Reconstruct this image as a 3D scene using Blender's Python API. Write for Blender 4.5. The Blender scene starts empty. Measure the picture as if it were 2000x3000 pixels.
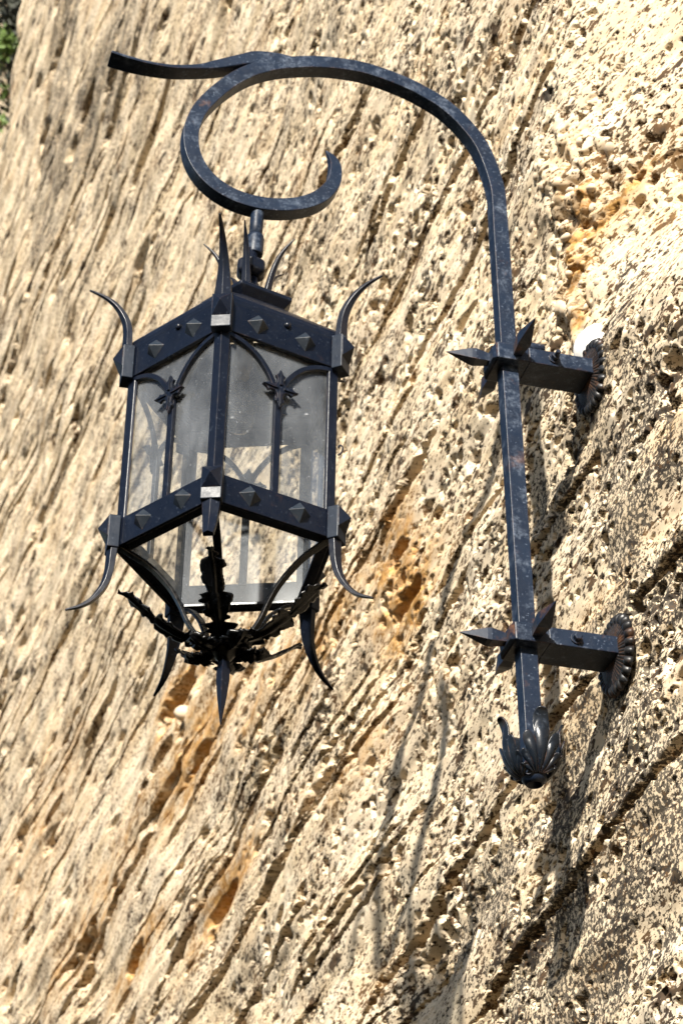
import bpy, bmesh, math, random
import numpy as np
from mathutils import Vector, Matrix, Quaternion

C = bpy.context.scene.collection
U = 0.22                       # metres per building unit (one unit = lantern corner radius)
PI = math.pi

# ------------------------------------------------------------------ camera, sky, sun, exposure
CAM = Vector((-4.09822674, -16.85439067, -11.12320615))
RIGHT = Vector((0.96089188, -0.27659226, -0.0135471))
UP = Vector((-0.14329391, -0.53847858, 0.83036599))
FWD = Vector((0.23696763, 0.79595072, 0.55705368))
cd = bpy.data.cameras.new('camera')
cam = bpy.data.objects.new('camera', cd); C.objects.link(cam)
m = Matrix((RIGHT, UP, -FWD)).transposed().to_4x4(); m.translation = CAM * U
cam.matrix_world = m
cd.sensor_fit = 'VERTICAL'; cd.sensor_height = 36.0; cd.sensor_width = 24.0
cd.lens = 84.74
cd.clip_start = 0.05; cd.clip_end = 500
cd.dof.use_dof = True; cd.dof.focus_distance = 18.2 * U; cd.dof.aperture_fstop = 11.0
scn = bpy.context.scene; scn.camera = cam
scn.view_settings.view_transform = 'Standard'; scn.view_settings.look = 'None'
scn.view_settings.gamma = 1.0; scn.view_settings.exposure = 1.33

SUN = Vector((-0.414, -0.765, 0.493)).normalized()      # direction towards the sun
w = bpy.data.worlds.new('World'); scn.world = w; w.use_nodes = True
nt = w.node_tree; nt.nodes.clear()
wo = nt.nodes.new('ShaderNodeOutputWorld'); bg = nt.nodes.new('ShaderNodeBackground'); sk = nt.nodes.new('ShaderNodeTexSky')
sk.sky_type = 'NISHITA'; sk.sun_disc = False
sk.sun_elevation = math.asin(SUN.z); sk.sun_rotation = math.atan2(SUN.x, SUN.y)
bg.inputs['Strength'].default_value = 0.05
nt.links.new(sk.outputs[0], bg.inputs[0]); nt.links.new(bg.outputs[0], wo.inputs[0])
sl = bpy.data.lights.new('sun', 'SUN'); sl.energy = 5.0; sl.angle = math.radians(1.0); sl.color = (1.0, 0.94, 0.84)
so = bpy.data.objects.new('sun', sl); C.objects.link(so)
so.rotation_mode = 'QUATERNION'; so.rotation_quaternion = SUN.to_track_quat('Z', 'Y')
so.location = SUN * 12

# ------------------------------------------------------------------ materials
def mat(name):
    M = bpy.data.materials.new(name); M.use_nodes = True
    n = M.node_tree.nodes; n.clear()
    o = n.new('ShaderNodeOutputMaterial'); p = n.new('ShaderNodeBsdfPrincipled')
    M.node_tree.links.new(p.outputs[0], o.inputs[0])
    return M, n, M.node_tree.links, p, o
def noise(n, l, co, scale, detail=4, rough=.55, dist=0.0):
    t = n.new('ShaderNodeTexNoise'); t.inputs['Scale'].default_value = scale
    t.inputs['Detail'].default_value = detail; t.inputs['Roughness'].default_value = rough
    t.inputs['Distortion'].default_value = dist
    if co is not None: l.new(co, t.inputs['Vector'])
    return t.outputs[0]
def ramp(n, l, fac, stops):
    r = n.new('ShaderNodeValToRGB'); e = r.color_ramp.elements
    e[0].position, e[0].color = stops[0][0], stops[0][1]
    e[1].position, e[1].color = stops[-1][0], stops[-1][1]
    for p, c in stops[1:-1]:
        k = e.new(p); k.color = c
    l.new(fac, r.inputs[0]); return r.outputs[0]
def mixc(n, l, fac, a, b):
    x = n.new('ShaderNodeMix'); x.data_type = 'RGBA'
    for s, v in ((x.inputs[0], fac), (x.inputs[6], a), (x.inputs[7], b)):
        if hasattr(v, 'is_linked'): l.new(v, s)
        else: s.default_value = v
    return x.outputs[2]
def mixf(n, l, fac, a, b):
    x = n.new('ShaderNodeMix'); x.data_type = 'FLOAT'
    for s, v in ((x.inputs[0], fac), (x.inputs[2], a), (x.inputs[3], b)):
        if hasattr(v, 'is_linked'): l.new(v, s)
        else: s.default_value = v
    return x.outputs[0]
def mulf(n, l, a, b):
    x = n.new('ShaderNodeMath'); x.operation = 'MULTIPLY'
    for s, v in ((x.inputs[0], a), (x.inputs[1], b)):
        if hasattr(v, 'is_linked'): l.new(v, s)
        else: s.default_value = v
    return x.outputs[0]
def bump(n, l, h, strength, dist):
    b = n.new('ShaderNodeBump'); b.inputs['Strength'].default_value = strength; b.inputs['Distance'].default_value = dist
    l.new(h, b.inputs['Height']); return b.outputs[0]
def madd(n, l, a, k, c):
    x = n.new('ShaderNodeMath'); x.operation = 'MULTIPLY_ADD'
    for s, v in zip(x.inputs, (a, k, c)):
        if hasattr(v, 'is_linked'): l.new(v, s)
        else: s.default_value = v
    return x.outputs[0]
BW = lambda a, b: [(a, (0, 0, 0, 1)), (b, (1, 1, 1, 1))]

def iron(name, scuff, rust, rough=.36, base=(.0038, .0080, .0185, 1), spec=.30):
    M, n, l, p, o = mat(name)
    g = n.new('ShaderNodeNewGeometry'); co = g.outputs['Position']
    a = ramp(n, l, noise(n, l, co, 26, 7, .68), BW(.64 - .17 * scuff, .78 - .12 * scuff))
    sp = ramp(n, l, noise(n, l, co, 190, 2, .5), BW(.655 - .03 * scuff, .70))
    k = n.new('ShaderNodeMath'); k.operation = 'MAXIMUM'; l.new(a, k.inputs[0]); l.new(sp, k.inputs[1])
    fine = ramp(n, l, noise(n, l, co, 120, 5, .7), BW(.38, .62))
    sc = mulf(n, l, mulf(n, l, k.outputs[0], fine), .75 * min(1, .25 + scuff))
    tone = ramp(n, l, noise(n, l, co, 14, 5), [(.3, base), (.7, (base[0] * 1.7, base[1] * 1.7, base[2] * 1.6, 1))])
    # rust: along worn edges (bevel compare) and in blotches
    bv = n.new('ShaderNodeBevel'); bv.samples = 4; bv.inputs['Radius'].default_value = .0035
    dt = n.new('ShaderNodeVectorMath'); dt.operation = 'DOT_PRODUCT'
    l.new(bv.outputs[0], dt.inputs[0]); l.new(g.outputs['Normal'], dt.inputs[1])
    ed = ramp(n, l, dt.outputs['Value'], [(.80, (1, 1, 1, 1)), (.985, (0, 0, 0, 1))])
    bw = n.new('ShaderNodeBevel'); bw.samples = 4; bw.inputs['Radius'].default_value = .008
    d3 = n.new('ShaderNodeVectorMath'); d3.operation = 'DOT_PRODUCT'; l.new(bw.outputs[0], d3.inputs[0]); l.new(g.outputs['Normal'], d3.inputs[1])
    e3 = ramp(n, l, d3.outputs['Value'], [(.80, (1, 1, 1, 1)), (.985, (.62, .62, .62, 1))])
    sc = mulf(n, l, sc, e3)
    c1 = mixc(n, l, sc, tone, (.17, .21, .28, 1))
    rn = ramp(n, l, noise(n, l, co, 17, 6, .65), BW(.68 - .2 * rust, .82 - .15 * rust))
    en = ramp(n, l, noise(n, l, co, 30, 5, .65), BW(.52 - .22 * rust, .62))
    rr = n.new('ShaderNodeMath'); rr.operation = 'MAXIMUM'
    l.new(mulf(n, l, rn, .55 + .4 * rust), rr.inputs[0]); l.new(mulf(n, l, mulf(n, l, ed, en), .75), rr.inputs[1])
    rc = ramp(n, l, noise(n, l, co, 60, 5), [(.3, (.055, .022, .009, 1)), (.7, (.20, .085, .03, 1))])
    c2 = mixc(n, l, mulf(n, l, rr.outputs[0], min(1, .2 + rust * 1.3)), c1, rc)
    l.new(c2, p.inputs['Base Color'])
    mx = n.new('ShaderNodeMath'); mx.operation = 'MAXIMUM'; l.new(sc, mx.inputs[0]); l.new(rr.outputs[0], mx.inputs[1])
    rv = ramp(n, l, noise(n, l, co, 55, 6, .7), [(.3, (rough - .07,) * 3 + (1,)), (.7, (rough + .10,) * 3 + (1,))])
    l.new(mixf(n, l, mx.outputs[0], rv, .7), p.inputs['Roughness'])
    p.inputs['Specular IOR Level'].default_value = spec
    l.new(bump(n, l, noise(n, l, co, 75, 6, .6), .22, .0018), p.inputs['Normal'])
    return M
M_BR = iron('weathered_bracket_iron', .78, .34, .42, spec=.22)
M_SPK = iron('rusty_spike_iron', .40, .62, .45)
M_LN = iron('lantern_iron', .06, .05, .33, (.0020, .0033, .0078, 1))
M_BAND = iron('band_iron', .05, .06, .30, (.0018, .003, .0072, 1))
M_BACK = iron('dusty_inner_iron', .12, .06, .65, (.0025, .0035, .006, 1), .10)
M_STUD = iron('glint_stud_iron', .12, .05, .36, (.0085, .012, .018, 1), .5)  # base colour lightened to imitate sky glints on the upper facets
M_COL = iron('worn_collar_iron', .22, .08, .40, (.005, .0085, .016, 1), .22)
M_LEAF = iron('dark_leaf_iron', .02, .05, .28, (.0012, .0014, .0018, 1))
M_ROS = iron('rosette_iron', .30, .72, .36, (.009, .009, .010, 1))
M_ACA = iron('acanthus_iron', .22, .30, .28, (.004, .006, .010, 1))

def glass(name, dust):
    M, n, l, p, o = mat(name); n.remove(p)
    tr = n.new('ShaderNodeBsdfTransparent'); tr.inputs[0].default_value = (.95, .96, .96, 1)
    gl = n.new('ShaderNodeBsdfGlossy'); gl.inputs['Roughness'].default_value = .03
    lw = n.new('ShaderNodeLayerWeight'); lw.inputs[0].default_value = .5
    fr = n.new('ShaderNodeMath'); fr.operation = 'MULTIPLY_ADD'; pw = n.new('ShaderNodeMath'); pw.operation = 'POWER'; pw.inputs[1].default_value = 4.0
    M.node_tree.links.new(lw.outputs['Facing'], pw.inputs[0]); M.node_tree.links.new(pw.outputs[0], fr.inputs[0]); fr.inputs[1].default_value = .55; fr.inputs[2].default_value = .03
    g = n.new('ShaderNodeNewGeometry'); co = g.outputs['Position']
    mx = n.new('ShaderNodeMixShader'); l.new(fr.outputs[0], mx.inputs[0]); l.new(tr.outputs[0], mx.inputs[1]); l.new(gl.outputs[0], mx.inputs[2])
    df = n.new('ShaderNodeBsdfDiffuse'); df.inputs[0].default_value = (.60, .64, .70, 1)
    tl = n.new('ShaderNodeBsdfTranslucent'); tl.inputs[0].default_value = (.55, .55, .55, 1)
    ad = n.new('ShaderNodeMixShader'); ad.inputs[0].default_value = .35; l.new(df.outputs[0], ad.inputs[1]); l.new(tl.outputs[0], ad.inputs[2])
    mp = n.new('ShaderNodeMapping'); mp.inputs['Scale'].default_value = (1, 1, .45); l.new(co, mp.inputs[0])
    d1 = ramp(n, l, noise(n, l, mp.outputs[0], 16, 6, .65), [(.35, (.3, .3, .3, 1)), (.75, (1, 1, 1, 1))])
    d2 = ramp(n, l, noise(n, l, co, 240, 2, .5), BW(.70, .76))
    s = n.new('ShaderNodeMath'); s.operation = 'MULTIPLY_ADD'; l.new(d2, s.inputs[0]); s.inputs[1].default_value = .35
    l.new(mulf(n, l, d1, dust), s.inputs[2])
    m2 = n.new('ShaderNodeMixShader'); l.new(s.outputs[0], m2.inputs[0]); l.new(mx.outputs[0], m2.inputs[1]); l.new(ad.outputs[0], m2.inputs[2])
    l.new(m2.outputs[0], o.inputs[0]); return M
M_GL = glass('dusty_pane_glass', .14)
M_BULB = glass('clear_bulb_glass', .14)
def plain(name, col, rough=.6, var=.25, scale=40):
    M, n, l, p, o = mat(name)
    g = n.new('ShaderNodeNewGeometry')
    lo = tuple(c * (1 - var) for c in col) + (1,); hi = tuple(min(1, c * (1 + var)) for c in col) + (1,)
    l.new(ramp(n, l, noise(n, l, g.outputs['Position'], scale, 5), [(.3, lo), (.7, hi)]), p.inputs['Base Color'])
    p.inputs['Roughness'].default_value = rough
    l.new(bump(n, l, noise(n, l, g.outputs['Position'], scale * 3, 4), .3, .002), p.inputs['Normal'])
    return M
M_SOCK = plain('brass_socket', (.30, .24, .14), .4)
M_MORT = plain('white_mortar', (.74, .72, .68), .9, .08, 25)
M_PEB = plain('cream_pebble', (.50, .40, .285), .85, .25, 18)
M_GREEN = plain('green_leaf', (.10, .16, .035), .6, .4, 12)
M_DARKG = plain('dark_leaf', (.030, .034, .022), .7, .4, 12)
M_PURP = plain('purple_petal', (.16, .11, .30), .6, .3, 12)
M_STEM = plain('brown_stem', (.16, .10, .05), .8, .3, 12)

# ------------------------------------------------------------------ helpers
def link(name, me, material, parent=None, smooth=False, bevel=0.0, seg=2, angle=35):
    me.materials.append(material)
    o = bpy.data.objects.new(name, me); C.objects.link(o)
    if parent is not None: o.parent = parent
    if smooth:
        for f in me.polygons: f.use_smooth = True
    if bevel:
        b = o.modifiers.new('bevel', 'BEVEL'); b.width = bevel * U; b.segments = seg; b.limit_method = 'ANGLE'; b.angle_limit = math.radians(angle)
        b.harden_normals = False
    return o
def mesh(name, vs, fs):
    me = bpy.data.meshes.new(name)
    me.from_pydata([tuple(c * U for c in v) for v in vs], [], fs); me.validate()
    bm = bmesh.new(); bm.from_mesh(me); bmesh.ops.recalc_face_normals(bm, faces=bm.faces); bm.to_mesh(me); bm.free()
    return me
def empty(name, loc, label, cat, group=None):
    o = bpy.data.objects.new(name, None); C.objects.link(o); o.location = Vector(loc) * U
    o['label'] = label; o['category'] = cat
    if group: o['group'] = group
    o.empty_display_size = .05
    return o
def join(parts):
    V, F = [], []
    for vs, fs in parts:
        k = len(V); V += [tuple(v) for v in vs]; F += [tuple(i + k for i in f) for f in fs]
    return V, F
def box(x0, x1, y0, y1, z0, z1):
    vs = [(x, y, z) for x in (x0, x1) for y in (y0, y1) for z in (z0, z1)]
    return vs, [(0, 1, 3, 2), (4, 6, 7, 5), (0, 4, 5, 1), (2, 3, 7, 6), (0, 2, 6, 4), (1, 5, 7, 3)]
def loft(rings, cap=True):
    n = len(rings[0]); V = [tuple(v) for r in rings for v in r]; F = []
    for i in range(len(rings) - 1):
        for j in range(n):
            k = (j + 1) % n
            F.append((i * n + j, i * n + k, (i + 1) * n + k, (i + 1) * n + j))
    if cap:
        F.append(tuple(range(n - 1, -1, -1))); F.append(tuple((len(rings) - 1) * n + j for j in range(n)))
    return V, F
def crom(P, n):
    """Catmull-Rom through P (tuples of any size), n samples in all, evenly spread by length of the first two coordinates."""
    P = [np.array(p, float) for p in P]
    Q = [2 * P[0] - P[1]] + P + [2 * P[-1] - P[-2]]
    out = []
    for i in range(1, len(Q) - 2):
        for k in range(24):
            t = k / 24
            a, b, c, d = Q[i - 1:i + 3]
            out.append(.5 * (2 * b + (c - a) * t + (2 * a - 5 * b + 4 * c - d) * t * t + (3 * b - a - 3 * c + d) * t ** 3))
    out.append(P[-1]); out = np.array(out)
    L = np.concatenate([[0], np.cumsum(np.linalg.norm(np.diff(out[:, :2], axis=0), axis=1))])
    s = np.linspace(0, L[-1], n)
    return np.stack([np.interp(s, L, out[:, j]) for j in range(out.shape[1])], 1)
def bar2d(path, place, sec=None):
    """Sweep along a planar path rows (a, b, thick, width); place(a, b, lateral) gives the point. sec: unit section outline."""
    path = np.array(path); t = np.gradient(path[:, :2], axis=0); t /= np.linalg.norm(t, axis=1)[:, None] + 1e-12
    nrm = np.stack([-t[:, 1], t[:, 0]], 1)
    sec = sec or [(-.5, -.5), (.5, -.5), (.5, .5), (-.5, .5)]
    rings = []
    for i in range(len(path)):
        a, b, th, wd = path[i]
        rings.append([place(a + nrm[i, 0] * u * th, b + nrm[i, 1] * u * th, v * wd) for u, v in sec])
    return loft(rings)
def lathe(prof, seg, axis=((0, 0, 0), (0, 0, 1)), phase=0.0, cap=True):
    o = Vector(axis[0]); d = Vector(axis[1]).normalized()
    e1 = d.orthogonal().normalized(); e2 = d.cross(e1)
    if abs(d.z) > .9: e1 = Vector((1, 0, 0)); e1 = (e1 - d * e1.dot(d)).normalized(); e2 = d.cross(e1)
    return loft([[o + d * h + (e1 * math.cos(phase + 2 * PI * j / seg) + e2 * math.sin(phase + 2 * PI * j / seg)) * r for j in range(seg)] for r, h in prof], cap)

# ------------------------------------------------------------------ rock face
def gn(x, y, seed):
    xi = np.floor(x); yi = np.floor(y); fx = x - xi; fy = y - yi
    xi = xi.astype(np.int64); yi = yi.astype(np.int64)
    def g(ix, iy, dx, dy):
        h = (ix * 374761393 + iy * 668265263 + seed * 982451653) & 0xffffffff
        h = ((h ^ (h >> 13)) * 1274126177) & 0xffffffff
        h = h ^ (h >> 16)
        a = (h & 0xffff) * (2 * PI / 65536)
        return np.cos(a) * dx + np.sin(a) * dy
    u = fx * fx * fx * (fx * (fx * 6 - 15) + 10); v = fy * fy * fy * (fy * (fy * 6 - 15) + 10)
    a = g(xi, yi, fx, fy); b = g(xi + 1, yi, fx - 1, fy); c = g(xi, yi + 1, fx, fy - 1); d = g(xi + 1, yi + 1, fx - 1, fy - 1)
    return 1.5 * (a + u * (b - a) + v * (c - a + u * (a - b - c + d)))
def fbm(x, y, seed, o=3, gain=.5):
    s = 0; k = 1
    for i in range(o):
        s = s + k * gn(x * 2 ** i, y * 2 ** i, seed + 17 * i); k *= gain
    return s
def worley(x, y, seed):
    xi = np.floor(x).astype(np.int64); yi = np.floor(y).astype(np.int64)
    best = np.full(x.shape, 9.0); rid = np.zeros(x.shape)
    for i in (-1, 0, 1):
        for j in (-1, 0, 1):
            cx = xi + i; cy = yi + j
            h = (cx * 374761393 + cy * 668265263 + seed * 982451653) & 0xffffffff
            h = ((h ^ (h >> 13)) * 1274126177) & 0xffffffff; h = h ^ (h >> 16)
            px = cx + (h & 1023) / 1023; py = cy + ((h >> 10) & 1023) / 1023
            d = (px - x) ** 2 + (py - y) ** 2
            k = d < best; best = np.where(k, d, best); rid = np.where(k, ((h >> 20) & 1023) / 1023, rid)
    return np.sqrt(best), rid
def ss(a, b, x):
    t = np.clip((x - a) / (b - a), 0, 1); return t * t * (3 - 2 * t)
def base(y, z):
    x = 3.45 - .0008 * np.maximum(0, y - 4) ** 2
    k = ss(2.2, 4.2, z) * .42; d = .35 - y
    x = x + k * (np.sqrt(d * d + .09) + d) / 2
    return x + 1.6 * ss(41.6, 42.1, y + .08 * np.sin(z * 1.6)) * ss(43.2, 45.2, z)
# open joints between the beds: polyline in (y, z), half width, depth
FIS = [
 ([(.6, 8.75), (1.02, 8.7), (1.9, 8.69), (3.03, 8.62), (5.28, 8.66), (7, 8.55)], .07, .22),
 ([(2.0, 7.0), (2.64, 6.97), (3.74, 6.88), (5.04, 6.9), (6.16, 6.7)], .075, .24),
 ([(35.6, 32.4), (36.53, 31.84), (37.35, 31.0), (39.4, 30.0)], .62, 3.2),
 ([(8.3, 2.98), (8.69, 2.96), (9.71, 3.0), (10.95, 2.86), (12.25, 2.79)], .085, .28),
 ([(4.5, -.4), (4.97, -.43), (5.86, -.58), (6.83, -.62), (7.72, -.8)], .08, .28),
 ([(19, 7.1), (19.81, 7.07), (22.02, 6.96), (24.3, 6.78), (25.81, 6.53)], .12, .35),
 ([(2.3, 3.2), (2.54, 3.2), (3.2, 3.33), (4.08, 3.41), (4.83, 3.25)], .085, .30),
 ([(-1.6, -1.75), (-1.09, -1.82), (-.44, -1.92), (.99, -2.06), (2.1, -2.05), (3.05, -2.1), (4, -2.2)], .050, .15),
 ([(2.2, -.3), (2.56, -.34), (3.47, -.48), (4.65, -.38), (5.79, -.63)], .060, .2),
 ([(.24, 7.58), (.51, 7.28), (1.09, 7.14), (1.86, 7.03), (2.1, 7.0)], .06, .2),
 ([(-.07, 4.68), (.16, 4.26), (.33, 3.81)], .06, .2),
 ([(4.2, 10.3), (4.69, 10.21), (5.13, 10.24), (5.86, 10.17), (7.23, 9.98)], .06, .2),
 ([(4.4, 5.2), (4.82, 5.12), (5.36, 5.03), (6.03, 4.97), (6.7, 4.8)], .09, .28),
 ([(11.6, 4.5), (12.1, 4.46), (13.6, 4.31), (15.19, 4.21), (17.76, 3.97)], .07, .25),
 ([(3.1, 8.56), (3.37, 8.54), (4.38, 8.51), (5.28, 8.6)], .05, .16),
 ([(2.0, 1.42), (1.76, 1.49), (1.2, 1.57), (.51, 1.76), (.1, 1.85)], .065, .22),
 ([(1.2, 3.2), (1.4, 3.16), (1.76, 3.1), (1.93, 2.96)], .07, .22),
 ([(-1.8, -.04), (-1.51, -.04), (-.86, -.06), (-.4, -.02)], .06, .2),
 ([(.6, -.27), (.86, -.26), (1.53, -.21), (2.1, -.25)], .07, .22),
 ([(29.5, 31.2), (31.54, 30.77), (33.49, 30.57), (34.61, 30.13)], .22, .5),
 ([(27.5, 29.4), (28.29, 29.5), (29.79, 29.7), (31.4, 29.9)], .13, .3),
 ([(16.4, 4.1), (17.0, 4.07), (18.19, 3.89), (19.07, 3.64)], .07, .25),
 ([(14.8, 6.4), (15.38, 6.4), (16.68, 6.45), (18.25, 6.39)], .08, .26),
 ([(6.7, 2.95), (7.08, 2.93), (7.98, 2.93), (8.5, 2.92)], .06, .2),
 ([(3.7, 2.86), (4.0, 2.81), (4.6, 2.73), (5.21, 2.77)], .07, .22),
]
rg = np.random.RandomState(5)
for _ in range(150):                                    # shorter cracks strewn along the beds farther off
    y0 = 5 + 38 * rg.uniform(0, 1) ** 1.2; z0 = -11.1 + (y0 + 16.85) * rg.uniform(.40, 1.05); L = rg.uniform(.8, 5.5) * (1 + y0 / 16)
    if 15.5 < y0 + L * .5 < 19 and 7 < z0 < 9.6: continue
    FIS.append(([(y0, z0), (y0 + L * .5, z0 + rg.uniform(-.05, .05)), (y0 + L, z0 + rg.uniform(-.12, .08))], (.03 + .0022 * y0) * rg.uniform(.3, .95), .14 + .014 * y0))
HOLES = [(17.75, 8.80, .95, .34, 1.3), (14.7, 3.75, .8, .16, .35), (16.3, 7.0, .5, .12, .25), (6.0, 3.72, .45, .14, .28), (6.0, 4.4, .3, .12, .3), (20.2, 5.2, .6, .14, .3), (3.45, 6.0, .3, .1, .2), (.9, 3.35, .2, .16, .16), (18.5, 8.1, .6, .16, .4), (34.2, 39.5, 1.0, .5, .6), (29.8, 33.2, .9, .35, .5), (26.5, 31.4, .8, .3, .5)]
OCH = [(16.4, 7.2, 2.4, .6, 1.2), (17.7, 8.8, 1.5, .5, 1.0), (6.0, 3.8, .9, .5, 1.3), (6.1, 4.6, .6, .5, .8), (14.5, 3.85, 2.0, .35, 1.1), (20.2, 5.2, 2.0, .35, 1.0), (.30, 5.0, .35, .8, .6), (-.35, 4.8, .4, .25, .6), (.6, 4.4, .3, .5, .6), (7.5, 2.4, 1.5, .4, .5), (24, 7.5, 4, .9, .5), (.45, 3.7, .3, .3, .4), (8.5, 5.0, 2.0, .5, .5), (12, 5.9, 2.0, .5, .45), (30, 12, 5, 2, .3)]
LIC = [(.5, -2.3, 1.6, 1.0, 1.3), (.2, -.9, 1.0, .9, 1.1), (-.6, .6, .8, 1.3, 1.1), (3.4, -1.25, 1.4, .5, 1.2), (1.2, 2.1, .7, .6, 1.0), (-.5, 3.0, .4, .5, .5), (1.5, -2.6, 1.5, .6, 1.1), (.0, -1.7, 1.2, 1.1, 1.2), (-.6, 1.6, .6, .8, 1.0), (-.9, -.8, .9, 1.3, 1.1), (33.5, 38.5, 1.6, 4.0, 1.7), (29.5, 33, 2.0, 1.6, 1.5), (26, 31.5, 3, 2.0, .7), (34.5, 33.0, 3, 1.5, .6)]
SMO = [(5.7, -.15, 1.3, .22, 1.0), (-.6, 3.3, .3, .4, .9), (7.0, 3.3, .9, .2, .7), (20, 8.8, 1.8, .3, .9), (40, 45, 4, 2, .8)]
def spots(L, y, z):
    s = 0
    for a, b, ra, rb, k in L: s = s + k * np.exp(-((y - a) / ra) ** 2 - ((z - b) / rb) ** 2)
    return s
def surf(y, z, sp):
    """Return wall x and stain channels at (y, z); sp = spacing of the mesh there (fine relief fades where it cannot be carried)."""
    far = ss(9, 32, y)
    f6 = np.clip(1.5 - sp * 14, 0, 1); f19 = np.clip(1.5 - sp * 45, 0, 1)
    yw = y + .10 * gn(y * 1.7, z * 1.7, 3) + .035 * f6 * gn(y * 6, z * 6, 4) + .014 * f19 * gn(y * 19, z * 19, 50); zw = z + .09 * gn(y * 1.3, z * 1.9, 5) + .03 * f6 * gn(y * 6, z * 6, 6) + .014 * f19 * gn(y * 19, z * 19, 51)
    z2 = z + .16 * gn(y * .10, z * .2, 7) + .03 * gn(y * .5, z * .6, 8)
    h = .16 * gn(y * .16, z * .3, 9) + .085 * gn(y * .45, z * .8, 10)
    h += .06 * gn(y * .11, z2 * 1.7, 11) + .022 * gn(y * .2, z2 * 4, 12) + (.006 + .008 * ss(8, 20, y)) * gn(y * .4, z2 * 8, 13)
    # beds that weather back under a harder lip
    L = z2 * .95 + .25 * gn(y * .2, z * .4, 14); fr = L - np.floor(L)
    h += .055 * (1 - .6 * far) * (fr - .5) * ss(-.3, .5, gn(y * .3, np.floor(L) * 7.3 + .5, 15)) * (1 - ss(.9, 1, fr))
    smo = np.clip(spots(SMO, y, z), 0, 1); rg_ = 1 - .8 * smo
    h += rg_ * (.020 * fbm(y * 1.3, z * 1.9, 16, 2) + .006 * f6 * gn(yw * 5, zw * 6, 18) + .0016 * gn(yw * 13, zw * 15, 19) * (sp < .05))
    # pits
    dens = gn(y * .55, z * .9, 20)
    pit = 0
    for f, dp, sd, thr in ((1.1, .35, 27, .94), (2.2, .22, 26, .91), (4.0, .15, 21, .90), (8.0, .085, 22, .82), (13, .055, 23, .82)):
        F, r = worley(yw * f * (.82 - .34 * far), zw * f, sd)
        keep = ss(thr - .04, thr + .02, r + .26 * dens)
        rad = .14 + .30 * r
        ok = np.clip(1.6 - sp * f * 2.4, 0, 1)
        q = ss(1.0, .72, F / rad) * keep * ok
        h -= dp * q * rg_ * (far if f < 3 else 1); pit = np.maximum(pit, q)
    # rubbly pebble bed by the bend
    pm = np.clip(spots([(.55, 5.0, .38, 1.35, 1.0), (.3, 5.3, .4, .6, .8), (.75, 3.9, .3, .5, .8), (.0, 5.3, .5, .5, .5)], y, z), 0, 1)
    F, r = worley(yw * 7.5, zw * 9, 31)
    h += pm * (.08 * (np.sqrt(np.clip(1 - (F / .75) ** 2, 0, 1)) - .62) + .10 * gn(y * 3, z * 3.6, 32))
    # open joints and hollows
    soil = np.zeros_like(y); jit = .55 + .9 * np.clip(.5 + gn(y * 2.3, z * 3, 33), 0, 1) + .35 * f6 * (1 - far) * gn(y * 9, z * 9, 34)
    for P, wd, dp in FIS:
        ys = [p[0] for p in P]; zs = [p[1] for p in P]
        sel = np.where((y > min(ys) - 1) & (y < max(ys) + 1) & (z > min(zs) - 1) & (z < max(zs) + 1))[0]
        if not len(sel): continue
        yy = y[sel]; zz = z[sel] + .035 * gn(y[sel] * 2.2, z[sel] * 1.0, 35) +   .02 * f6[sel] * gn(y[sel] * 7, z[sel] * 7, 36)
        zl = np.interp(yy, ys, zs); e = np.minimum(yy - min(ys), max(ys) - yy)
        wloc = .58 * wd * jit[sel] * ss(-.25, .35, e / max(.5, .35 * (max(ys) - min(ys))) + .1 * jit[sel])
        q = (zz - zl) / np.maximum(wloc, 1e-4)
        pr = np.where(q > 0, ss(1.15, .75, q), ss(-1.5, -.5, q))            # crisp lip above, slope below
        soil[sel] = np.maximum(soil[sel], .75 * pr * (wloc > .004)); h[sel] -= 1.3 * dp * pr * np.clip(jit[sel], .4, 1.3) * (wloc > .004)
        h[sel] += .04 * (1 - far[sel]) * np.exp(-((q - 1.9) / 1.1) ** 2) * ss(0, .3, e) * rg_[sel]
    for a, b, ra, rb, dp in HOLES:
        d = np.sqrt(((yw - a) / ra) ** 2 + ((zw - b) / rb) ** 2) + .25 * gn(y * 3, z * 5, 37)
        h -= dp * ss(1.1, .75, d)
    och = np.clip(1.35 * spots(OCH, y, z) * (.35 + 1.5 * (.5 + gn(yw * 1.6, zw * 4, 40)) * .6) + .20 * ss(.10, .7, gn(y * .35, z * 1.6, 41)) , 0, 1)
    och = np.clip(och * (.55 + .9 * (.5 + .7 * gn(yw * 7, zw * 9, 42))), 0, 1)
    och = np.maximum(och, soil)
    lic = np.clip(spots(LIC, y, z) * 1.5 + .06, 0, 1) * ss(-.75, .05, gn(yw * 1.1, zw * 1.5, 43) + .35 * gn(yw * 4, zw * 5, 44) )
    gry = np.clip(.5 + .9 * gn(y * .22, z2 * 2.6, 45) + .3 * gn(y * 2, z * 3, 46), 0, 1)
    return base(y, z) - h, och, lic, gry
# rows of the sheet follow the level beds; spacing grows with distance; only the part of the face around the lamp is kept
NS = 900; s_ = np.linspace(1 / 12.2, 1 / 84, NS); RS = .00097
zz_ = 4.0 * np.exp(np.arange(int(math.log(104 / 4.0) / RS)) * RS)
Dg = (1 / s_)[:, None]; keep = (zz_[None, :] > .335 * Dg) & (zz_[None, :] < 1.23 * Dg)
idx = np.full(keep.shape, -1, np.int64); idx[keep] = np.arange(keep.sum())
ii, jj = np.nonzero(keep)
D = 1 / s_[ii]; Y = D - 16.85; Z = zz_[jj] - 11.12
SP = np.maximum(zz_[jj] * RS, .85 * D * D * (s_[0] - s_[1]))
X, och, lic, gry = surf(Y, Z, SP)
co = np.stack([X, Y, Z], 1) * U
quad = np.stack([idx[:-1, :-1], idx[:-1, 1:], idx[1:, 1:], idx[1:, :-1]], -1).reshape(-1, 4)
quad = quad[(quad >= 0).all(1)]
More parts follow.
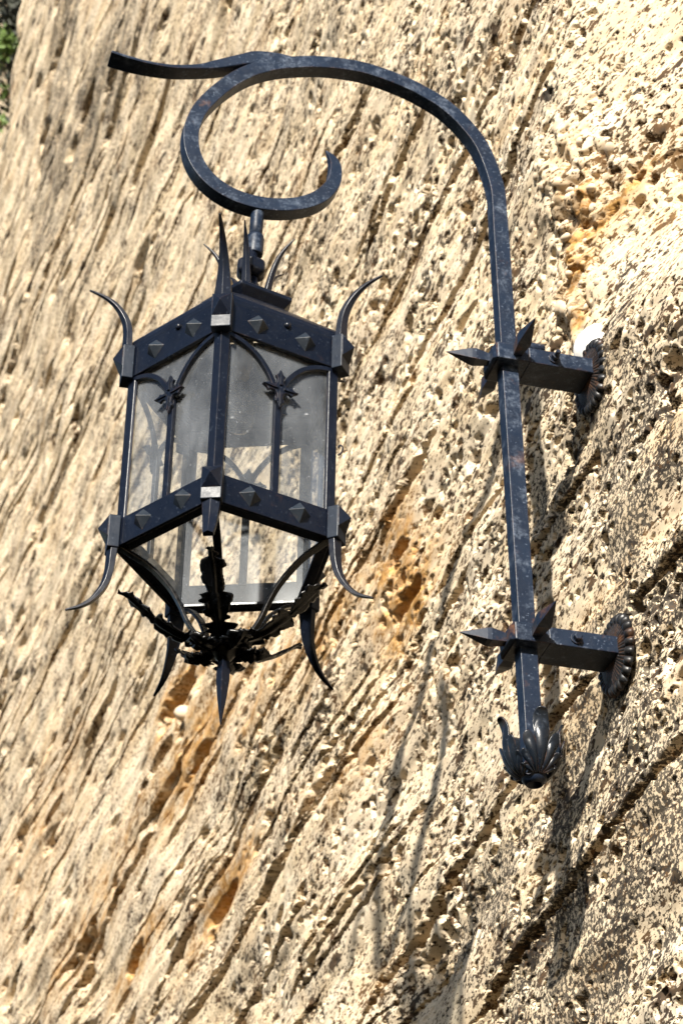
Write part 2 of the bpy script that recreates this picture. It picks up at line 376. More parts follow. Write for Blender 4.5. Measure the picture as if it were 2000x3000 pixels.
me = bpy.data.meshes.new('rock_face'); nq = len(quad)
me.vertices.add(len(co)); me.vertices.foreach_set('co', co.astype(np.float32).ravel())
me.loops.add(nq * 4); me.loops.foreach_set('vertex_index', quad.astype(np.int32).ravel())
me.polygons.add(nq); me.polygons.foreach_set('loop_start', np.arange(0, nq * 4, 4, dtype=np.int32))
me.polygons.foreach_set('use_smooth', np.ones(nq, bool))
me.update(calc_edges=True)
at = me.color_attributes.new('stain', 'FLOAT_COLOR', 'POINT')
at.data.foreach_set('color', np.stack([och, lic, gry, np.ones_like(och)], 1).astype(np.float32).ravel())

M_ROCK, n, l, p, o = mat('pitted_cream_rock')
g = n.new('ShaderNodeNewGeometry'); pos = g.outputs['Position']
vc = n.new('ShaderNodeVertexColor'); vc.layer_name = 'stain'
sep = n.new('ShaderNodeSeparateColor'); l.new(vc.outputs[0], sep.inputs[0])
mp = n.new('ShaderNodeMapping'); mp.inputs['Scale'].default_value = (1, .55, 1.3); l.new(pos, mp.inputs[0])
c = ramp(n, l, noise(n, l, mp.outputs[0], 9, 8, .62), [(.25, (.48, .365, .225, 1)), (.5, (.615, .495, .335, 1)), (.75, (.685, .585, .435, 1))])
c = mixc(n, l, mulf(n, l, sep.outputs[2], .22), c, (.58, .53, .47, 1))
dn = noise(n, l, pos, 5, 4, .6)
def specks(co, scale, det, lo):  # dark spots painted in for small pores, their shade and dirt in the colour
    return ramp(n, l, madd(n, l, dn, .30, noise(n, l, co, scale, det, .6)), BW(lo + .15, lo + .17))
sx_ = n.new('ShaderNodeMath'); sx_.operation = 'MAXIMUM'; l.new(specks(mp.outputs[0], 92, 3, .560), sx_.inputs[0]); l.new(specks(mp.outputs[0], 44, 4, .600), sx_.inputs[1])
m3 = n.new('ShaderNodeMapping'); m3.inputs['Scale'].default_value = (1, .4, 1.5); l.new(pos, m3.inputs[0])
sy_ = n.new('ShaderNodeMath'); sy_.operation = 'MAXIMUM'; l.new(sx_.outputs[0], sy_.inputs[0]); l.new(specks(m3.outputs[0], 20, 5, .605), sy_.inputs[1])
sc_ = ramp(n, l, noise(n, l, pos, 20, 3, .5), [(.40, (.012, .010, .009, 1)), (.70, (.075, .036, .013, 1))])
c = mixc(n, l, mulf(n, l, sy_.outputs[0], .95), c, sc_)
rust = ramp(n, l, noise(n, l, pos, 45, 6, .7), [(.35, (.24, .105, .022, 1)), (.7, (.56, .33, .11, 1))])
c = mixc(n, l, mulf(n, l, sep.outputs[0], .85), c, rust)
lk = ramp(n, l, madd(n, l, sep.outputs[1], .17, noise(n, l, pos, 105, 5, .66)), BW(.640, .668))
c = mixc(n, l, mulf(n, l, lk, .90), c, ramp(n, l, noise(n, l, pos, 30, 3), [(.35, (.014, .012, .011, 1)), (.7, (.06, .052, .043, 1))]))
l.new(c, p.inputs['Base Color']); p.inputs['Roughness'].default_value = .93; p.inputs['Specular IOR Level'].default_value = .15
b1 = bump(n, l, noise(n, l, mp.outputs[0], 150, 5, .65), .22, .004)
l.new(b1, p.inputs['Normal'])
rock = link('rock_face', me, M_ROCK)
rock['kind'] = 'structure'; rock['label'] = 'cream pitted rock face with horizontal beds and open joints'

def surf_x(y, z):
    a = surf(np.array([y, y]), np.array([z, z]), np.array([.01, .01])); return float(a[0][0])
# rounded pebbles bedded in the rock
random.seed(4)
def blob(seed, sub=2, amp=.34):
    bm = bmesh.new(); bmesh.ops.create_icosphere(bm, subdivisions=sub, radius=1)
    r = random.Random(seed); ph = [Vector((r.uniform(-1, 1), r.uniform(-1, 1), r.uniform(-1, 1))) * 2.2 for _ in range(4)]
    for v in bm.verts:
        k = sum(math.sin(q.dot(v.co) * 1.3 + i) for i, q in enumerate(ph)) / 4
        v.co *= 1 + amp * k
    me = bpy.data.meshes.new('pebble'); bm.to_mesh(me); bm.free()
    for f in me.polygons: f.use_smooth = True
    me.materials.append(M_PEB); return me
blobs = [blob(i) for i in range(5)]
def pebble(y, z, r, sink=.35, out=0.0):
    o = bpy.data.objects.new('pebble', random.choice(blobs)); C.objects.link(o); o.parent = rock
    o.location = Vector((surf_x(y, z) + r * sink - out, y, z)) * U
    o.scale = (r * U * random.uniform(.7, 1), r * U * random.uniform(.8, 1.5), r * U * random.uniform(.6, 1))
    o.rotation_euler = (random.uniform(-.6, .6), random.uniform(-.5, .5), random.uniform(-.5, .5))
for _ in range(90):
    t = random.random()
    y = random.gauss(.7, .36); z = random.uniform(3.6, 6.2)
    pebble(y, z, random.choice((.035, .042, .05, .06, .075)), random.uniform(.35, .8))
pebble(17.2, 8.25, .17, .0, .04); pebble(18.1, 8.1, .2, .3, .0)
bm = bmesh.new(); bmesh.ops.create_icosphere(bm, subdivisions=4, radius=1)
for v in bm.verts:
    v.co *= 1 + .12 * math.sin(v.co.y * 3 + 1) * math.sin(v.co.z * 4) + .05 * math.sin(v.co.z * 9 + v.co.y * 7)
me = bpy.data.meshes.new('mortar_patch'); bm.to_mesh(me); bm.free()
mo = link('mortar_patch', me, M_MORT, rock, smooth=True)
mo.location = Vector((3.52, .16, 3.06)) * U; mo.scale = (.16 * U, .28 * U, .30 * U)

# ------------------------------------------------------------------ bracket
PX, SQ = 2.5655, .158
ZA = [2.556, -.498]; AH, AW, XE = .168, .358, 3.36
br = empty('lamp_bracket', (PX, 0, -1.7), 'black wrought iron wall bracket with a curled scroll end bolted to the rock face', 'lamp bracket')
def bobj(name, vf, material=M_BR, parent=br, smooth=False, bevel=0.0, seg=2, angle=35):
    off = Vector((PX, 0, -1.7)) if parent is not None else Vector((0, 0, 0))
    vs = [tuple(Vector(v) - off) for v in vf[0]]
    return link(name, mesh(name, vs, vf[1]), material, parent, smooth, bevel, seg, angle)
sc = [(2.5655, 4.45), (2.553, 4.80), (2.437, 5.251), (2.265, 5.535), (2.055, 5.746), (1.83, 5.875), (1.66, 5.945), (1.40, 6.015), (1.132, 6.045), (.77, 6.010), (.41, 5.906), (.163, 5.787), (-.04, 5.636), (-.24, 5.413), (-.415, 5.15), (-.505, 4.93), (-.536, 4.724), (-.512, 4.5), (-.428, 4.307), (-.289, 4.155), (-.102, 4.055), (.115, 4.017), (.325, 4.034), (.55, 4.105), (.74, 4.238), (.872, 4.435), (.905, 4.662), (.875, 4.80), (.82, 4.895)]
path = [(PX, -1.62, SQ, SQ), (PX, 2.0, SQ, SQ), (PX, 4.2, SQ, SQ)]
arc = crom([(a, b, .15 if i < 24 else (.15, .135, .11, .07, .012)[i - 24], SQ if i < 26 else (.13, .08, .02)[i - 26]) for i, (a, b) in enumerate(sc)], 170)
path = np.vstack([np.array(path), arc])
bobj('post', bar2d(path, lambda a, b, v: (a, v, b)), bevel=.014, angle=30)
tl = crom([(.52, 5.955, .10, .15), (.32, 5.945, .14, .157), (.11, 5.905, .165, .157), (-.034, 5.842, .135, .158), (-.297, 5.706, .105, .16), (-.47, 5.628, .062, .165), (-.729, 5.556, .045, .175), (-.988, 5.538, .036, .19), (-1.195, 5.552, .034, .205), (-1.35, 5.578, .034, .21)], 40)
bobj('tail', bar2d(tl, lambda a, b, v: (a, v * .999 + .001, b)), bevel=.010, angle=40)
# hanger stem below the scroll, leaning with the lantern
def ln(t):  # centre line from the cap (t=0, z=2.72) to the scroll (z=4.0)
    return Vector((.066 + .076 * t, .0, 2.70 + 1.29 * t))
d = (ln(1) - ln(0)).normalized()
bobj('hanger_stem', lathe([(.062, 0), (.064, .2), (.064, .33), (.075, .40), (.092, .45)], 20, (ln(.70), d)), smooth=True)
bobj('coupling', lathe([(.060, .0), (.080, .0), (.084, .015), (.084, .20), (.078, .235), (.06, .235)], 24, (ln(.555), d)), smooth=True, bevel=.006)
def spike(o, d, L, wd, name, parent=br, twist=0.0, mt=M_SPK):
    d = Vector(d).normalized(); u = Vector((0, 0, 1)) if abs(d.z) < .9 else Vector((1, 0, 0)); e1 = d.cross(u).normalized(); e2 = e1.cross(d)
    rings = []
    for t, k in ((-.05, .62), (0, .66), (.28, .92), (.36, 1.0), (.45, .93), (.75, .45), (1.0, .03)):
        c_, s_ = math.cos(twist), math.sin(twist)
        rings.append([Vector(o) + d * L * t + ((e1 * c_ + e2 * s_) * a + (e2 * c_ - e1 * s_) * b) * wd * k * .5 for a, b in ((-1, -1), (1, -1), (1, 1), (-1, 1))])
    return bobj(name, loft(rings), mt, parent, bevel=.006, angle=25)
for i, za in enumerate(ZA):
    zc = za + AH / 2
    cl = bobj('clamp', join([box(2.405, 2.72, -.190, .190, za - .008, za + AH + .008)]), bevel=.012)
    bobj('arm', box(2.722, XE, -AW / 2, AW / 2, za, za + AH), bevel=.008)
    bobj('clamp_cap', loft([[(2.403, -.190, za - .008), (2.403, .190, za - .008), (2.403, .190, za + AH + .008), (2.403, -.190, za + AH + .008)],
                            [(2.375, -.13, za + .02), (2.375, .13, za + .02), (2.375, .13, za + AH - .02), (2.375, -.13, za + AH - .02)]]), M_SPK, bevel=.005)
    spike((2.40, 0, zc + .005), (-1, 0, .03), .44, .125, 'spike')
    spike((2.60, -.19, zc + .0), (0, -1, .05), .50, .125, 'spike')
    spike((2.50, .19, zc), (0, 1, .02), .42, .125, 'spike')
    bx = 2.97
    bo = bobj('bolt', lathe([(.036, 0), (.040, .006), (.040, .042), (.032, .048)], 6, ((bx, -AW / 2 - .016, zc), (0, -1, 0)), .3), M_SPK, bevel=.004)
    wv = lathe([(.056, 0), (.056, .016)], 24, ((bx, -AW / 2, zc), (0, -1, 0)))
    wa = bobj('washer', wv, M_SPK, None, bevel=.003)
    wa.parent = bo; wa.location = Vector((-PX, 0, 1.7)) * U
    if i == 0:
        sh = bobj('bolt_thread', lathe([(.024, 0), (.024, .05), (.018, .058)], 14, ((bx, -AW / 2 - .07, zc), (0, -1, 0))), M_SPK, None)
        sh.parent = bo; sh.location = Vector((-PX, 0, 1.7)) * U
        bobj('cable_pipe', lathe([(.048, 0), (.052, .004), (.052, .19), (.040, .195), (.038, .12)], 20, ((2.70, -.12, za + AH + .05), (1, 0, 0))), M_BR, smooth=True)
    # scalloped rosette plate between arm and rock
    NA, NR = 336, 26; NB = 24; R0 = .365; vs, fs = [], []
    for a in range(NA):
        th = 2 * PI * a / NA
        for r_ in range(NR):
            q = r_ / (NR - 1)
            lob = abs(math.sin(NB * th / 2)) ** .7
            rad = .05 + (R0 * (.90 + .13 * lob) - .05) * q
            dome = .085 * (1 - q ** 2.2) ** .8 if q < 1 else 0
            gro = .016 * (abs(math.sin(NB * th)) - .5) * ss(.15, .4, q) * (1 - ss(.72, .82, q))
            bead = .042 * max(0, 1 - ((q - .88) / .13) ** 2) ** .5 * lob ** .8 if abs(q - .88) < .13 else 0
            vs.append((3.445 - dome - gro - bead, math.cos(th) * rad, zc + math.sin(th) * rad))
    for a in range(NA):
        b_ = (a + 1) % NA
        for r_ in range(NR - 1):
            fs.append((a * NR + r_, b_ * NR + r_, b_ * NR + r_ + 1, a * NR + r_ + 1))
    ro = bobj('rosette', (vs, fs), M_ROS, smooth=True)
    sm = ro.modifiers.new('thickness', 'SOLIDIFY'); sm.thickness = .02 * U; sm.offset = 0
    bobj('wall_plug', lathe([(.12, 0), (.12, .5)], 16, ((3.36, 0, zc), (1, 0, 0))), M_SPK)

# acanthus cup at the foot of the post
def lobed_leaf(prof, wfun, nt=40, ns=25, cup=.08, ridge=.02, nl=6, thick=.014):
    """Leaf in its own radial frame: rows (radial, up), lateral offset = s*w(t). Returns points as (radial, lateral, up)."""
    P = crom([(a, b) for a, b in prof], nt); tg = np.gradient(P, axis=0); tg /= np.linalg.norm(tg, axis=1)[:, None]
    vs = []
    for i in range(nt):
        t = i / (nt - 1); n_ = np.array([tg[i, 1], -tg[i, 0]])
        for j in range(ns):
            s = -1 + 2 * j / (ns - 1); w_ = wfun(t, s)
            fan = math.cos(nl * PI * (s * (.55 + .45 * t)))
            off = -cup * s * s + ridge * fan * math.sin(PI * min(1, t * 1.02)) * (.4 + .6 * abs(s)) + ridge * .8 * math.exp(-(s / .12) ** 2)
            q = P[i] + n_ * off
            vs.append((q[0], s * w_, q[1] + .0 * s))
    fs = [(i * ns + j, i * ns + j + 1, (i + 1) * ns + j + 1, (i + 1) * ns + j) for i in range(nt - 1) for j in range(ns - 1)]
    return vs, fs
prof = [(.10, -1.73), (.165, -1.655), (.215, -1.55), (.232, -1.43), (.222, -1.33), (.228, -1.25), (.262, -1.185), (.315, -1.16)]
def palmette(prof, nq=30, npf=19):
    """Shell-like leaf of seven rounded fingers fanning from its foot, laid on the profile (radial, up)."""
    P = crom(prof, 60); L = np.concatenate([[0], np.cumsum(np.linalg.norm(np.diff(P, axis=0), axis=1))])
    tg = np.gradient(P, axis=0); tg /= np.linalg.norm(tg, axis=1)[:, None]
    ce = np.radians([-80, -52, -32, -11.5, 11.5, 32, 52, 80]); ln_ = [.16, .25, .375, L[-1] * .95, .375, .25, .16]
    vs, cols = [], []
    for i in range(7):
        for j in range(npf):
            u = j / (npf - 1); ph_ = ce[i] + (ce[i + 1] - ce[i]) * u; c_ = 2 * u - 1
            cols.append((ph_, ln_[i] * (.55 + .45 * math.sqrt(max(0, 1 - c_ * c_))) * (1 if i != 3 else (.70 + .30 * math.sqrt(max(0, 1 - c_ * c_)))) / (1 if i != 3 else 1.0), c_))
    for ph_, R_, c_ in cols:
        for k in range(nq):
            q = k / (nq - 1); r_ = R_ * q
            a = r_ * math.sin(ph_) + .045 * math.sin(ph_) * (1 - q); b = r_ * math.cos(ph_) * 1.0
            x = np.interp(b, L, P[:, 0]); z = np.interp(b, L, P[:, 1]); tx = np.interp(b, L, tg[:, 0]); tz = np.interp(b, L, tg[:, 1])
            o_ = .026 * (1 - c_ * c_) * math.sin(PI * min(1, .15 + q * .75)) - .95 * a * a * (1 + .5 * q) + .028 * max(0, q - .8) / .2 * (1 - c_ * c_)
            vs.append((x + tz * o_, a, z - tx * o_))
    nc = len(cols)
    return vs, [(i * nq + k, i * nq + k + 1, (i + 1) * nq + k + 1, (i + 1) * nq + k) for i in range(nc - 1) for k in range(nq - 1)]
vs, fs = palmette(prof)
foot = None
for k, (ex, ey) in enumerate(((0, -1), (-1, 0), (1, 0), (0, 1))):
    lx, ly = -ey, ex
    V_ = [(PX + ex * a + lx * b, ey * a + ly * b, c_) for a, b, c_ in vs]
    of = bobj('acanthus_leaf', (V_, fs), M_ACA, smooth=True)
    md = of.modifiers.new('thickness', 'SOLIDIFY'); md.thickness = .014 * U; md.offset = 0
bobj('foot_cup', lathe([(.03, -1.60), (.095, -1.60), (.108, -1.66), (.115, -1.71), (.105, -1.755), (.07, -1.80), (.06, -1.795), (.05, -1.74)], 24, ((PX, 0, 0), (0, 0, 1))), M_SPK, smooth=True)
bobj('drain_ring', lathe([(.040, -.02), (.044, .018), (.034, .022), (.028, -.03)], 18, ((PX - .072, -.085, -1.71), (-.5, -.75, -.2))), M_SPK, smooth=True)

# ------------------------------------------------------------------ lantern (local frame: z = 0 at the lower edge of the lower band)
LZ, LH, L1, L2 = 0.0, 1.778, .2755, .315
TH0 = -PI / 2 - .3836
la = empty('hanging_lantern', (-.077, .045, 0), 'black five sided iron lantern with dusty glass panes hanging from the scroll', 'lantern')
la.rotation_euler = (.016, .0285, 0)
def lobj(name, vf, material=M_LN, parent=la, smooth=False, bevel=0.0, seg=2, angle=35):
    return link(name, mesh(name, vf[0], vf[1]), material, parent, smooth, bevel, seg, angle)
def ang(k): return TH0 + k * 2 * PI / 5
AP = math.cos(PI / 5); HE = math.sin(PI / 5)       # apothem, half edge
def corner_frame(k):
    a = ang(k); e = Vector((math.cos(a), math.sin(a), 0)); t = Vector((-e.y, e.x, 0))
    return lambda r, lat, z: e * r + t * lat + Vector((0, 0, z))
def face_frame(k):
    a = ang(k) + PI / 5; e = Vector((math.cos(a), math.sin(a), 0)); t = Vector((-e.y, e.x, 0))
    return lambda r, lat, z: e * r + t * lat + Vector((0, 0, z))
def tr(f, vf): return [f(*v) for v in vf[0]], vf[1]
def at_(name, vf, parent, material=M_LN, **kw):           # a sub-part: same frame as the lantern
    return lobj(name, vf, material, parent, **kw)
def outline_extrude(pts, d0, d1):
    n_ = len(pts)
    V_ = [(d0, a, b) for a, b in pts] + [(d1, a, b) for a, b in pts]
    F_ = [tuple(range(n_ - 1, -1, -1)), tuple(range(n_, 2 * n_))] + [(i, (i + 1) % n_, n_ + (i + 1) % n_, n_ + i) for i in range(n_)]
    return V_, F_
UPS = [(1.012, 2.05, .085, .150), (1.022, 2.13, .085, .148), (1.03, 2.30, .078, .118), (1.062, 2.43, .068, .095), (1.138, 2.558, .052, .068), (1.245, 2.65, .036, .044), (1.40, 2.715, .018, .020)]
LOS = [(1.005, .02, .085, .148), (1.01, -.083, .085, .145), (1.018, -.236, .078, .118), (1.048, -.37, .066, .092), (1.118, -.497, .05, .066), (1.21, -.588, .036, .045), (1.347, -.655, .018, .022)]
FRONT_LOW = [(1.005, .02, .085, .15), (1.01, -.083, .085, .145), (1.02, -.20, .08, .125), (1.045, -.31, .07, .105), (1.075, -.385, .06, .085)]
ridge_sec = [(-.5, -.5), (.12, -.5), (.5, 0), (.12, .5), (-.5, .5)]
for k in range(5):
    f = corner_frame(k); ff = face_frame(k)
    # angle-iron corner post
    a5 = PI / 5; leg = .085; ti = .03; ra = .985
    dirA = Vector((-math.cos(PI / 2 - a5) * 1, math.sin(PI / 2 - a5), 0)); dirB = Vector((dirA.x, -dirA.y, 0))
    apex = Vector((ra, 0, 0)); inn = Vector((ra - ti / math.cos(a5) * 1.0, 0, 0))
    sec = [apex, apex + dirA * leg, apex + dirA * leg + (inn - apex) * .8, inn, apex + dirB * leg + (inn - apex) * .8, apex + dirB * leg]
    rings = [[f(s_.x, s_.y, z) for s_ in sec] for z in (.02, LH + .05)]
    cp = lobj('corner_post', loft(rings), M_BACK if k in (2, 3) else M_LN, bevel=.006, angle=25)
    for zb, hh in ((LH, L2), (0.0, L1)):
        z0, z1 = zb - .03, zb + hh + .015
        co_ = at_('collar', tr(f, loft([[(1.056, -.088, z0), (1.056, .088, z0), (1.056, .088, z1), (1.056, -.088, z1)], [(.955, -.088, z0), (.955, .088, z0), (.955, .088, z1), (.955, -.088, z1)]])), la, M_COL, bevel=.008)
        pz = zb + hh * .66; ph = hh * .38
        at_('collar_stud', tr(f, ([(1.0555, -.082, pz - ph), (1.0555, .082, pz - ph), (1.0555, .082, pz + ph), (1.0555, -.082, pz + ph), (1.140, 0, pz)], [(0, 1, 4), (1, 2, 4), (2, 3, 4), (3, 0, 4), (3, 2, 1, 0)])), co_, M_LN, bevel=.004, angle=15)
    lobj('upper_spike', bar2d(crom(UPS, 30), lambda a, b, v: f(a, v, b), [(.5, -.5), (-.12, -.5), (-.5, 0), (-.12, .5), (.5, .5)]), M_LN, bevel=.003, angle=20)
    lobj('lower_spike', bar2d(crom(FRONT_LOW if k == 0 else LOS, 30), lambda a, b, v: f(a, v, b), ridge_sec), M_LN, bevel=.003, angle=20)
    # bands
    for zb, hh in ((LH, L2), (0.0, L1)):
        bd = lobj('band', tr(ff, box(AP - .035, AP, -HE + .012, HE - .012, zb, zb + hh)), M_BACK if k == 2 else M_BAND, bevel=.006)
        if zb == 0: at_('flange', tr(ff, box(AP - .125, AP - .036, -HE + .06, HE - .06, zb + .002, zb + .030)), bd, M_BAND, bevel=.004)
        for sx in (-.235, .235):
            zc = zb + hh * .53; hd = .108
            at_('stud', tr(ff, ([(AP - .001, sx - hd, zc), (AP - .001, sx, zc - hd), (AP - .001, sx + hd, zc), (AP - .001, sx, zc + hd), (AP + .088, sx, zc)], [(0, 1, 4), (1, 2, 4), (2, 3, 4), (3, 0, 4), (3, 2, 1, 0)])), bd, M_STUD, bevel=.004, angle=15)
        if zb > 0:
            at_('rivet', tr(ff, lathe([(.034, 0), (.032, .018), (.020, .032), (.004, .037)], 14, ((AP - .002, .05, zb + hh * .86), (1, 0, 0)))), bd, M_LN, smooth=True)
    # glass
    lobj('glass_pane', tr(ff, box(AP - .062, AP - .054, -HE + .05, HE - .05, .03, LH + .16)), M_GL)
    # mullion, arches, leaf cross
    lobj('mullion', tr(ff, box(AP - .05, AP - .012, -.034, .034, L1 - .02, 1.30)), M_BACK if k == 2 else M_LN, bevel=.006)
    for sg in (-1, 1):
        P = [(sg * .028, 1.30, .046, .036), (sg * .05, 1.40, .046, .036), (sg * .115, 1.52, .046, .036), (sg * .215, 1.635, .046, .036), (sg * .34, 1.715, .046, .036), (sg * .46, 1.752, .046, .036), (sg * .545, 1.765, .046, .036)]
        lobj('arch_bar', bar2d(crom(P, 26), lambda a, b, v: ff(AP - .030 + v, a, b)), M_LN, bevel=.006, angle=40)
    pts = []
    prof_ = [(0, .205), (.028, .15), (.052, .135), (.030, .10), (.036, .058)]
    q1 = prof_[1:]
    for r_ in range(4):
        ca, sa = math.cos(-r_ * PI / 2), math.sin(-r_ * PI / 2)
        kx = .175 / .205 if r_ % 2 else 1.0
        arm = [(-x, y) for x, y in reversed(q1)] + [(0, .205)] + q1
        pts += [((x * ca - y * kx * sa), (x * sa + y * kx * ca)) for x, y in arm]
    pts = [(a, b + 1.335) for a, b in pts]
    fl = lobj('leaf_cross', tr(ff, outline_extrude(pts, AP - .012, AP + .022)), M_LN, bevel=.010, seg=2, angle=30)
    for r_ in range(4):
        aa = r_ * PI / 2
        at_('leaf_rib', tr(ff, bar2d([(.03 * math.cos(aa), 1.335 + .03 * math.sin(aa), .028, .02), (.10 * math.cos(aa), 1.335 + .10 * math.sin(aa), .024, .02), (.17 * math.cos(aa), 1.335 + .17 * math.sin(aa), .006, .012)], lambda a, b, v: (AP + .026 + v, a, b))), fl, M_LN, bevel=.004)
    # basket strap
    ST = [(.965, .03, .030, .07), (.87, -.02, .030, .07), (.68, -.13, .030, .068), (.50, -.31, .030, .065), (.40, -.47, .030, .06), (.32, -.64, .030, .06), (.22, -.76, .030, .06), (.06, -.80, .030, .06)]
    lobj('strap', bar2d(crom(ST, 36), lambda a, b, v: f(a, v, b)), M_LEAF, bevel=.006, angle=40)
    # jagged acanthus leaf
    rl = random.Random(50 + k)
    jag = [rl.uniform(-.02, .02) for _ in range(40)]
    def wleaf(t, s, jag=jag):
        b_ = np.interp(t, [0, .10, .3, .55, .72, .86, .95, 1], [.05, .11, .145, .13, .115, .095, .065, .015])
        saw = (t * 3.3 + .05) % 1.0
        b_ *= 1 - .58 * (1 - saw) ** 1.2 * (t > .12)
        return b_ + (jag[int(t * 30) + (5 if s > 0 else 0)] * 1.3 if abs(s) > .7 else 0)
    PL = [(.05, -.83), (.24, -.80), (.38, -.775), (.53, -.70), (.66, -.605), (.77, -.51), (.86, -.445), (.925, -.425)]
    lv = lobed_leaf(PL, wleaf, 60, 17, .012, .010, 3)
    lf = lobj('acanthus_leaf', tr(f, lv), M_LEAF, smooth=True)
    md = lf.modifiers.new('thickness', 'SOLIDIFY'); md.thickness = .012 * U; md.offset = 0
    lv2 = lobed_leaf([(.06, -.86), (.16, -.90), (.28, -.90), (.38, -.86)], wleaf, 30, 13, .03, .016, 3)
    a2 = ang(k) + PI / 5 * .9; e2 = Vector((math.cos(a2), math.sin(a2), 0)); t2 = Vector((-e2.y, e2.x, 0))
    lf2 = lobj('small_leaf', ([e2 * a + t2 * b + Vector((0, 0, c_)) for a, b, c_ in lv2[0]], lv2[1]), M_LEAF, smooth=True)
    md = lf2.modifiers.new('thickness', 'SOLIDIFY'); md.thickness = .016 * U; md.offset = 0
# floor frame strip seen through the open bottom
def pent_ring(r, z, off=(0, 0)): return [Vector((math.cos(ang(k)) * r + off[0], math.sin(ang(k)) * r + off[1], z)) for k in range(5)]
# roof and cap
CX = .058
lobj('roof', loft([pent_ring(r, z, (CX * q, 0)) for r, z, q in ((.985, LH + .24, 0), (1.004, LH + L2 + .001, 0), (1.006, LH + L2 + .04, 0), (.992, LH + L2 + .085, .0), (.955, LH + L2 + .13, .0), (.88, LH + L2 + .18, .1), (.40, 2.63, 1))], cap=False), M_LN)
for f_ in bpy.data.objects['roof'].data.polygons: f_.use_smooth = False
md = bpy.data.objects['roof'].modifiers.new('thickness', 'SOLIDIFY'); md.thickness = .016 * U; md.offset = -1
cap = lobj('cap_plate', loft([pent_ring(r, z, (CX, 0)) for r, z in ((.34, 2.60), (.37, 2.66), (.445, 2.73), (.445, 2.765), (.39, 2.805), (.10, 2.815))]), M_LN, bevel=.008, angle=20)
CS = [(.17, 2.77, .05, .095), (.20, 2.93, .05, .088), (.235, 3.10, .045, .072), (.285, 3.25, .036, .055), (.35, 3.36, .026, .036), (.45, 3.46, .010, .012)]
for k in range(5):
    f = corner_frame(k)
    at_('cap_spike', bar2d(crom(CS, 24), lambda a, b, v: f(a, v, b) + Vector((CX, 0, 0)), [(.5, -.5), (-.12, -.5), (-.5, 0), (-.12, .5), (.5, .5)]), cap, M_LN, bevel=.003, angle=20)
lobj('neck', lathe([(.11, 2.74), (.085, 2.79), (.062, 2.90), (.062, 3.46)], 20, ((CX, 0, 0), (0, 0, 1))), M_LN, smooth=True)
lobj('hex_nut', lathe([(.09, 3.13), (.148, 3.18), (.148, 3.30), (.09, 3.345), (.07, 3.37)], 6, ((CX + .006, 0, 0), (0, 0, 1)), .35), M_LN, bevel=.02, seg=3, angle=20)
lobj('lock_ring', lathe([(.060, 2.98), (.080, 2.99), (.080, 3.05), (.066, 3.06), (.060, 3.14)], 20, ((CX + .012, 0, 0), (0, 0, 1))), M_LN, smooth=True)
# bottom hub and pendant spike
lobj('hub', lathe([(.03, -.70), (.11, -.74), (.13, -.80), (.115, -.88), (.07, -.94), (.04, -.97)], 20, ((0, 0, 0), (0, 0, 1))), M_LEAF, smooth=True)
pr = [(.045, -.90), (.05, -.95), (.058, -1.06), (.057, -1.15), (.042, -1.30), (.022, -1.44), (.004, -1.57)]
lobj('pendant_spike', lathe([(r, z) for r, z in pr], 4, ((0, 0, 0), (0, 0, 1)), ang(0) + PI / 2 * 0), M_LN, bevel=.005, angle=20)
# bulb
lobj('socket', lathe([(.09, 2.45), (.09, 2.10), (.075, 2.06), (.06, 1.98)], 20, ((.03, 0, 0), (0, 0, 1))), M_SOCK, smooth=True)
lobj('bulb', lathe([(.05, 2.0), (.06, 1.92), (.10, 1.80), (.145, 1.66), (.15, 1.58), (.13, 1.48), (.085, 1.41), (.03, 1.385), (.003, 1.383)], 28, ((.03, 0, 0), (0, 0, 1))), M_BULB, smooth=True)
# small wire hook of the door
hk = [(1.0, .86, .012, .012), (1.035, .88, .012, .012), (1.045, .93, .012, .012), (1.02, .96, .012, .012), (1.0, .94, .012, .012)]
f = corner_frame(1)
lobj('hook', bar2d(crom(hk, 16), lambda a, b, v: f(a, v, b)), M_LN)

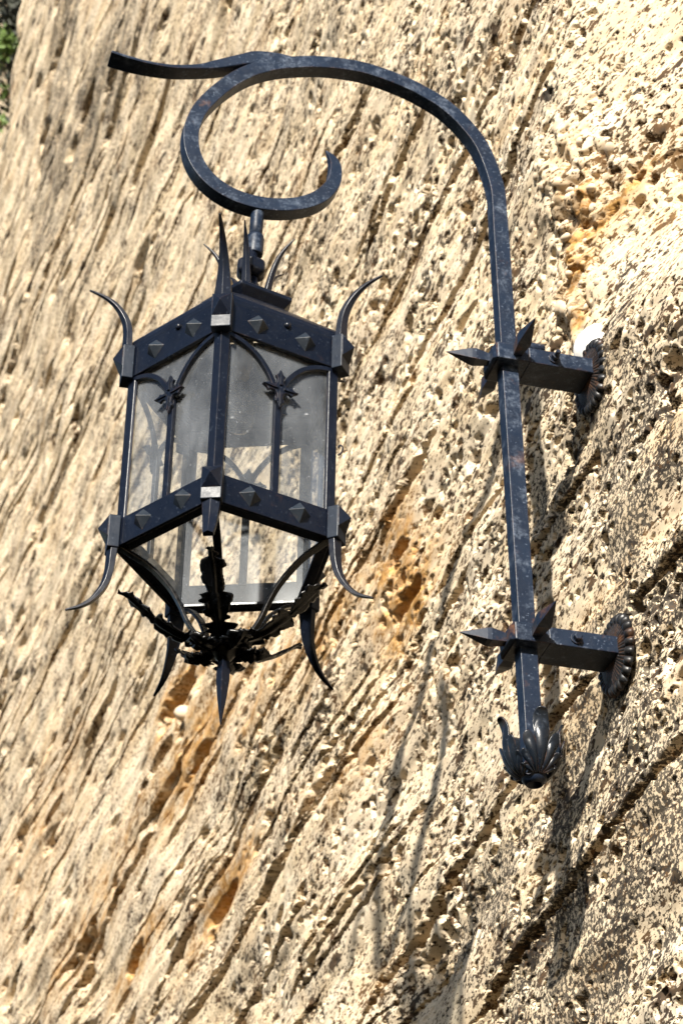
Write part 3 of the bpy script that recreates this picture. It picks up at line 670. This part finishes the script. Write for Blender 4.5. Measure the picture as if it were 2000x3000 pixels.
# ------------------------------------------------------------------ plants at the far top edge
def plant(name, loc, label, mats, r, n_leaf, n_flow, size, seed):
    e = empty(name, loc, label, 'plant'); rd = random.Random(seed)
    def leaves(cnt, sz, shape):
        V_, F_ = [], []
        for _ in range(cnt):
            p_ = Vector((rd.gauss(0, .5) * r[0], rd.gauss(0, .5) * r[1], rd.gauss(0, .5) * r[2]))
            d_ = Vector((rd.uniform(-1, .2), rd.uniform(-1, .3), rd.uniform(-.3, 1))).normalized(); u_ = d_.orthogonal().normalized()
            u_ = Quaternion(d_, rd.uniform(0, 6.28)) @ u_; n_ = d_.cross(u_); s_ = sz * rd.uniform(.6, 1.3); b_ = len(V_)
            V_ += [p_, p_ + d_ * s_ * .5 + u_ * s_ * shape + n_ * s_ * .08, p_ + d_ * s_, p_ + d_ * s_ * .5 - u_ * s_ * shape + n_ * s_ * .08]
            F_ += [(b_, b_ + 1, b_ + 2), (b_, b_ + 2, b_ + 3)]
        return V_, F_
    link('foliage', mesh('foliage', *leaves(n_leaf, size, .28)), mats[0], e)
    if n_flow: link('blossom', mesh('blossom', *leaves(n_flow, size * .8, .5)), mats[1], e)
    st = [lathe([(.05, 0), (.03, r[2])], 6, ((rd.uniform(-.2, .2), rd.uniform(-.2, .2), -r[2] * .6), (rd.uniform(-.3, .1), rd.uniform(-.2, .2), 1))) for _ in range(5)]
    link('stem', mesh('stem', *join(st)), M_STEM, e)
plant('dark_shrub', (2.9, 43.8, 50.2), 'dark shrub with a few purple flowers in the gap at the far top edge', (M_DARKG, M_PURP), (.8, 2.0, 2.6), 3800, 50, .34, 1)
plant('green_tuft', (2.08, 42.5, 47.2), 'bright green tuft of leaves growing over the rock edge, topmost of the tufts', (M_GREEN, M_PURP), (.28, .4, .6), 260, 0, .26, 2)
plant('green_tuft', (2.16, 42.3, 45.0), 'small green tuft on the rock edge, middle one of the tufts', (M_GREEN, M_PURP), (.10, .2, .3), 70, 0, .18, 3)
plant('green_tuft', (2.16, 42.2, 43.6), 'small olive tuft on the rock edge, lowest of the tufts', (M_GREEN, M_PURP), (.09, .2, .3), 60, 0, .18, 4)
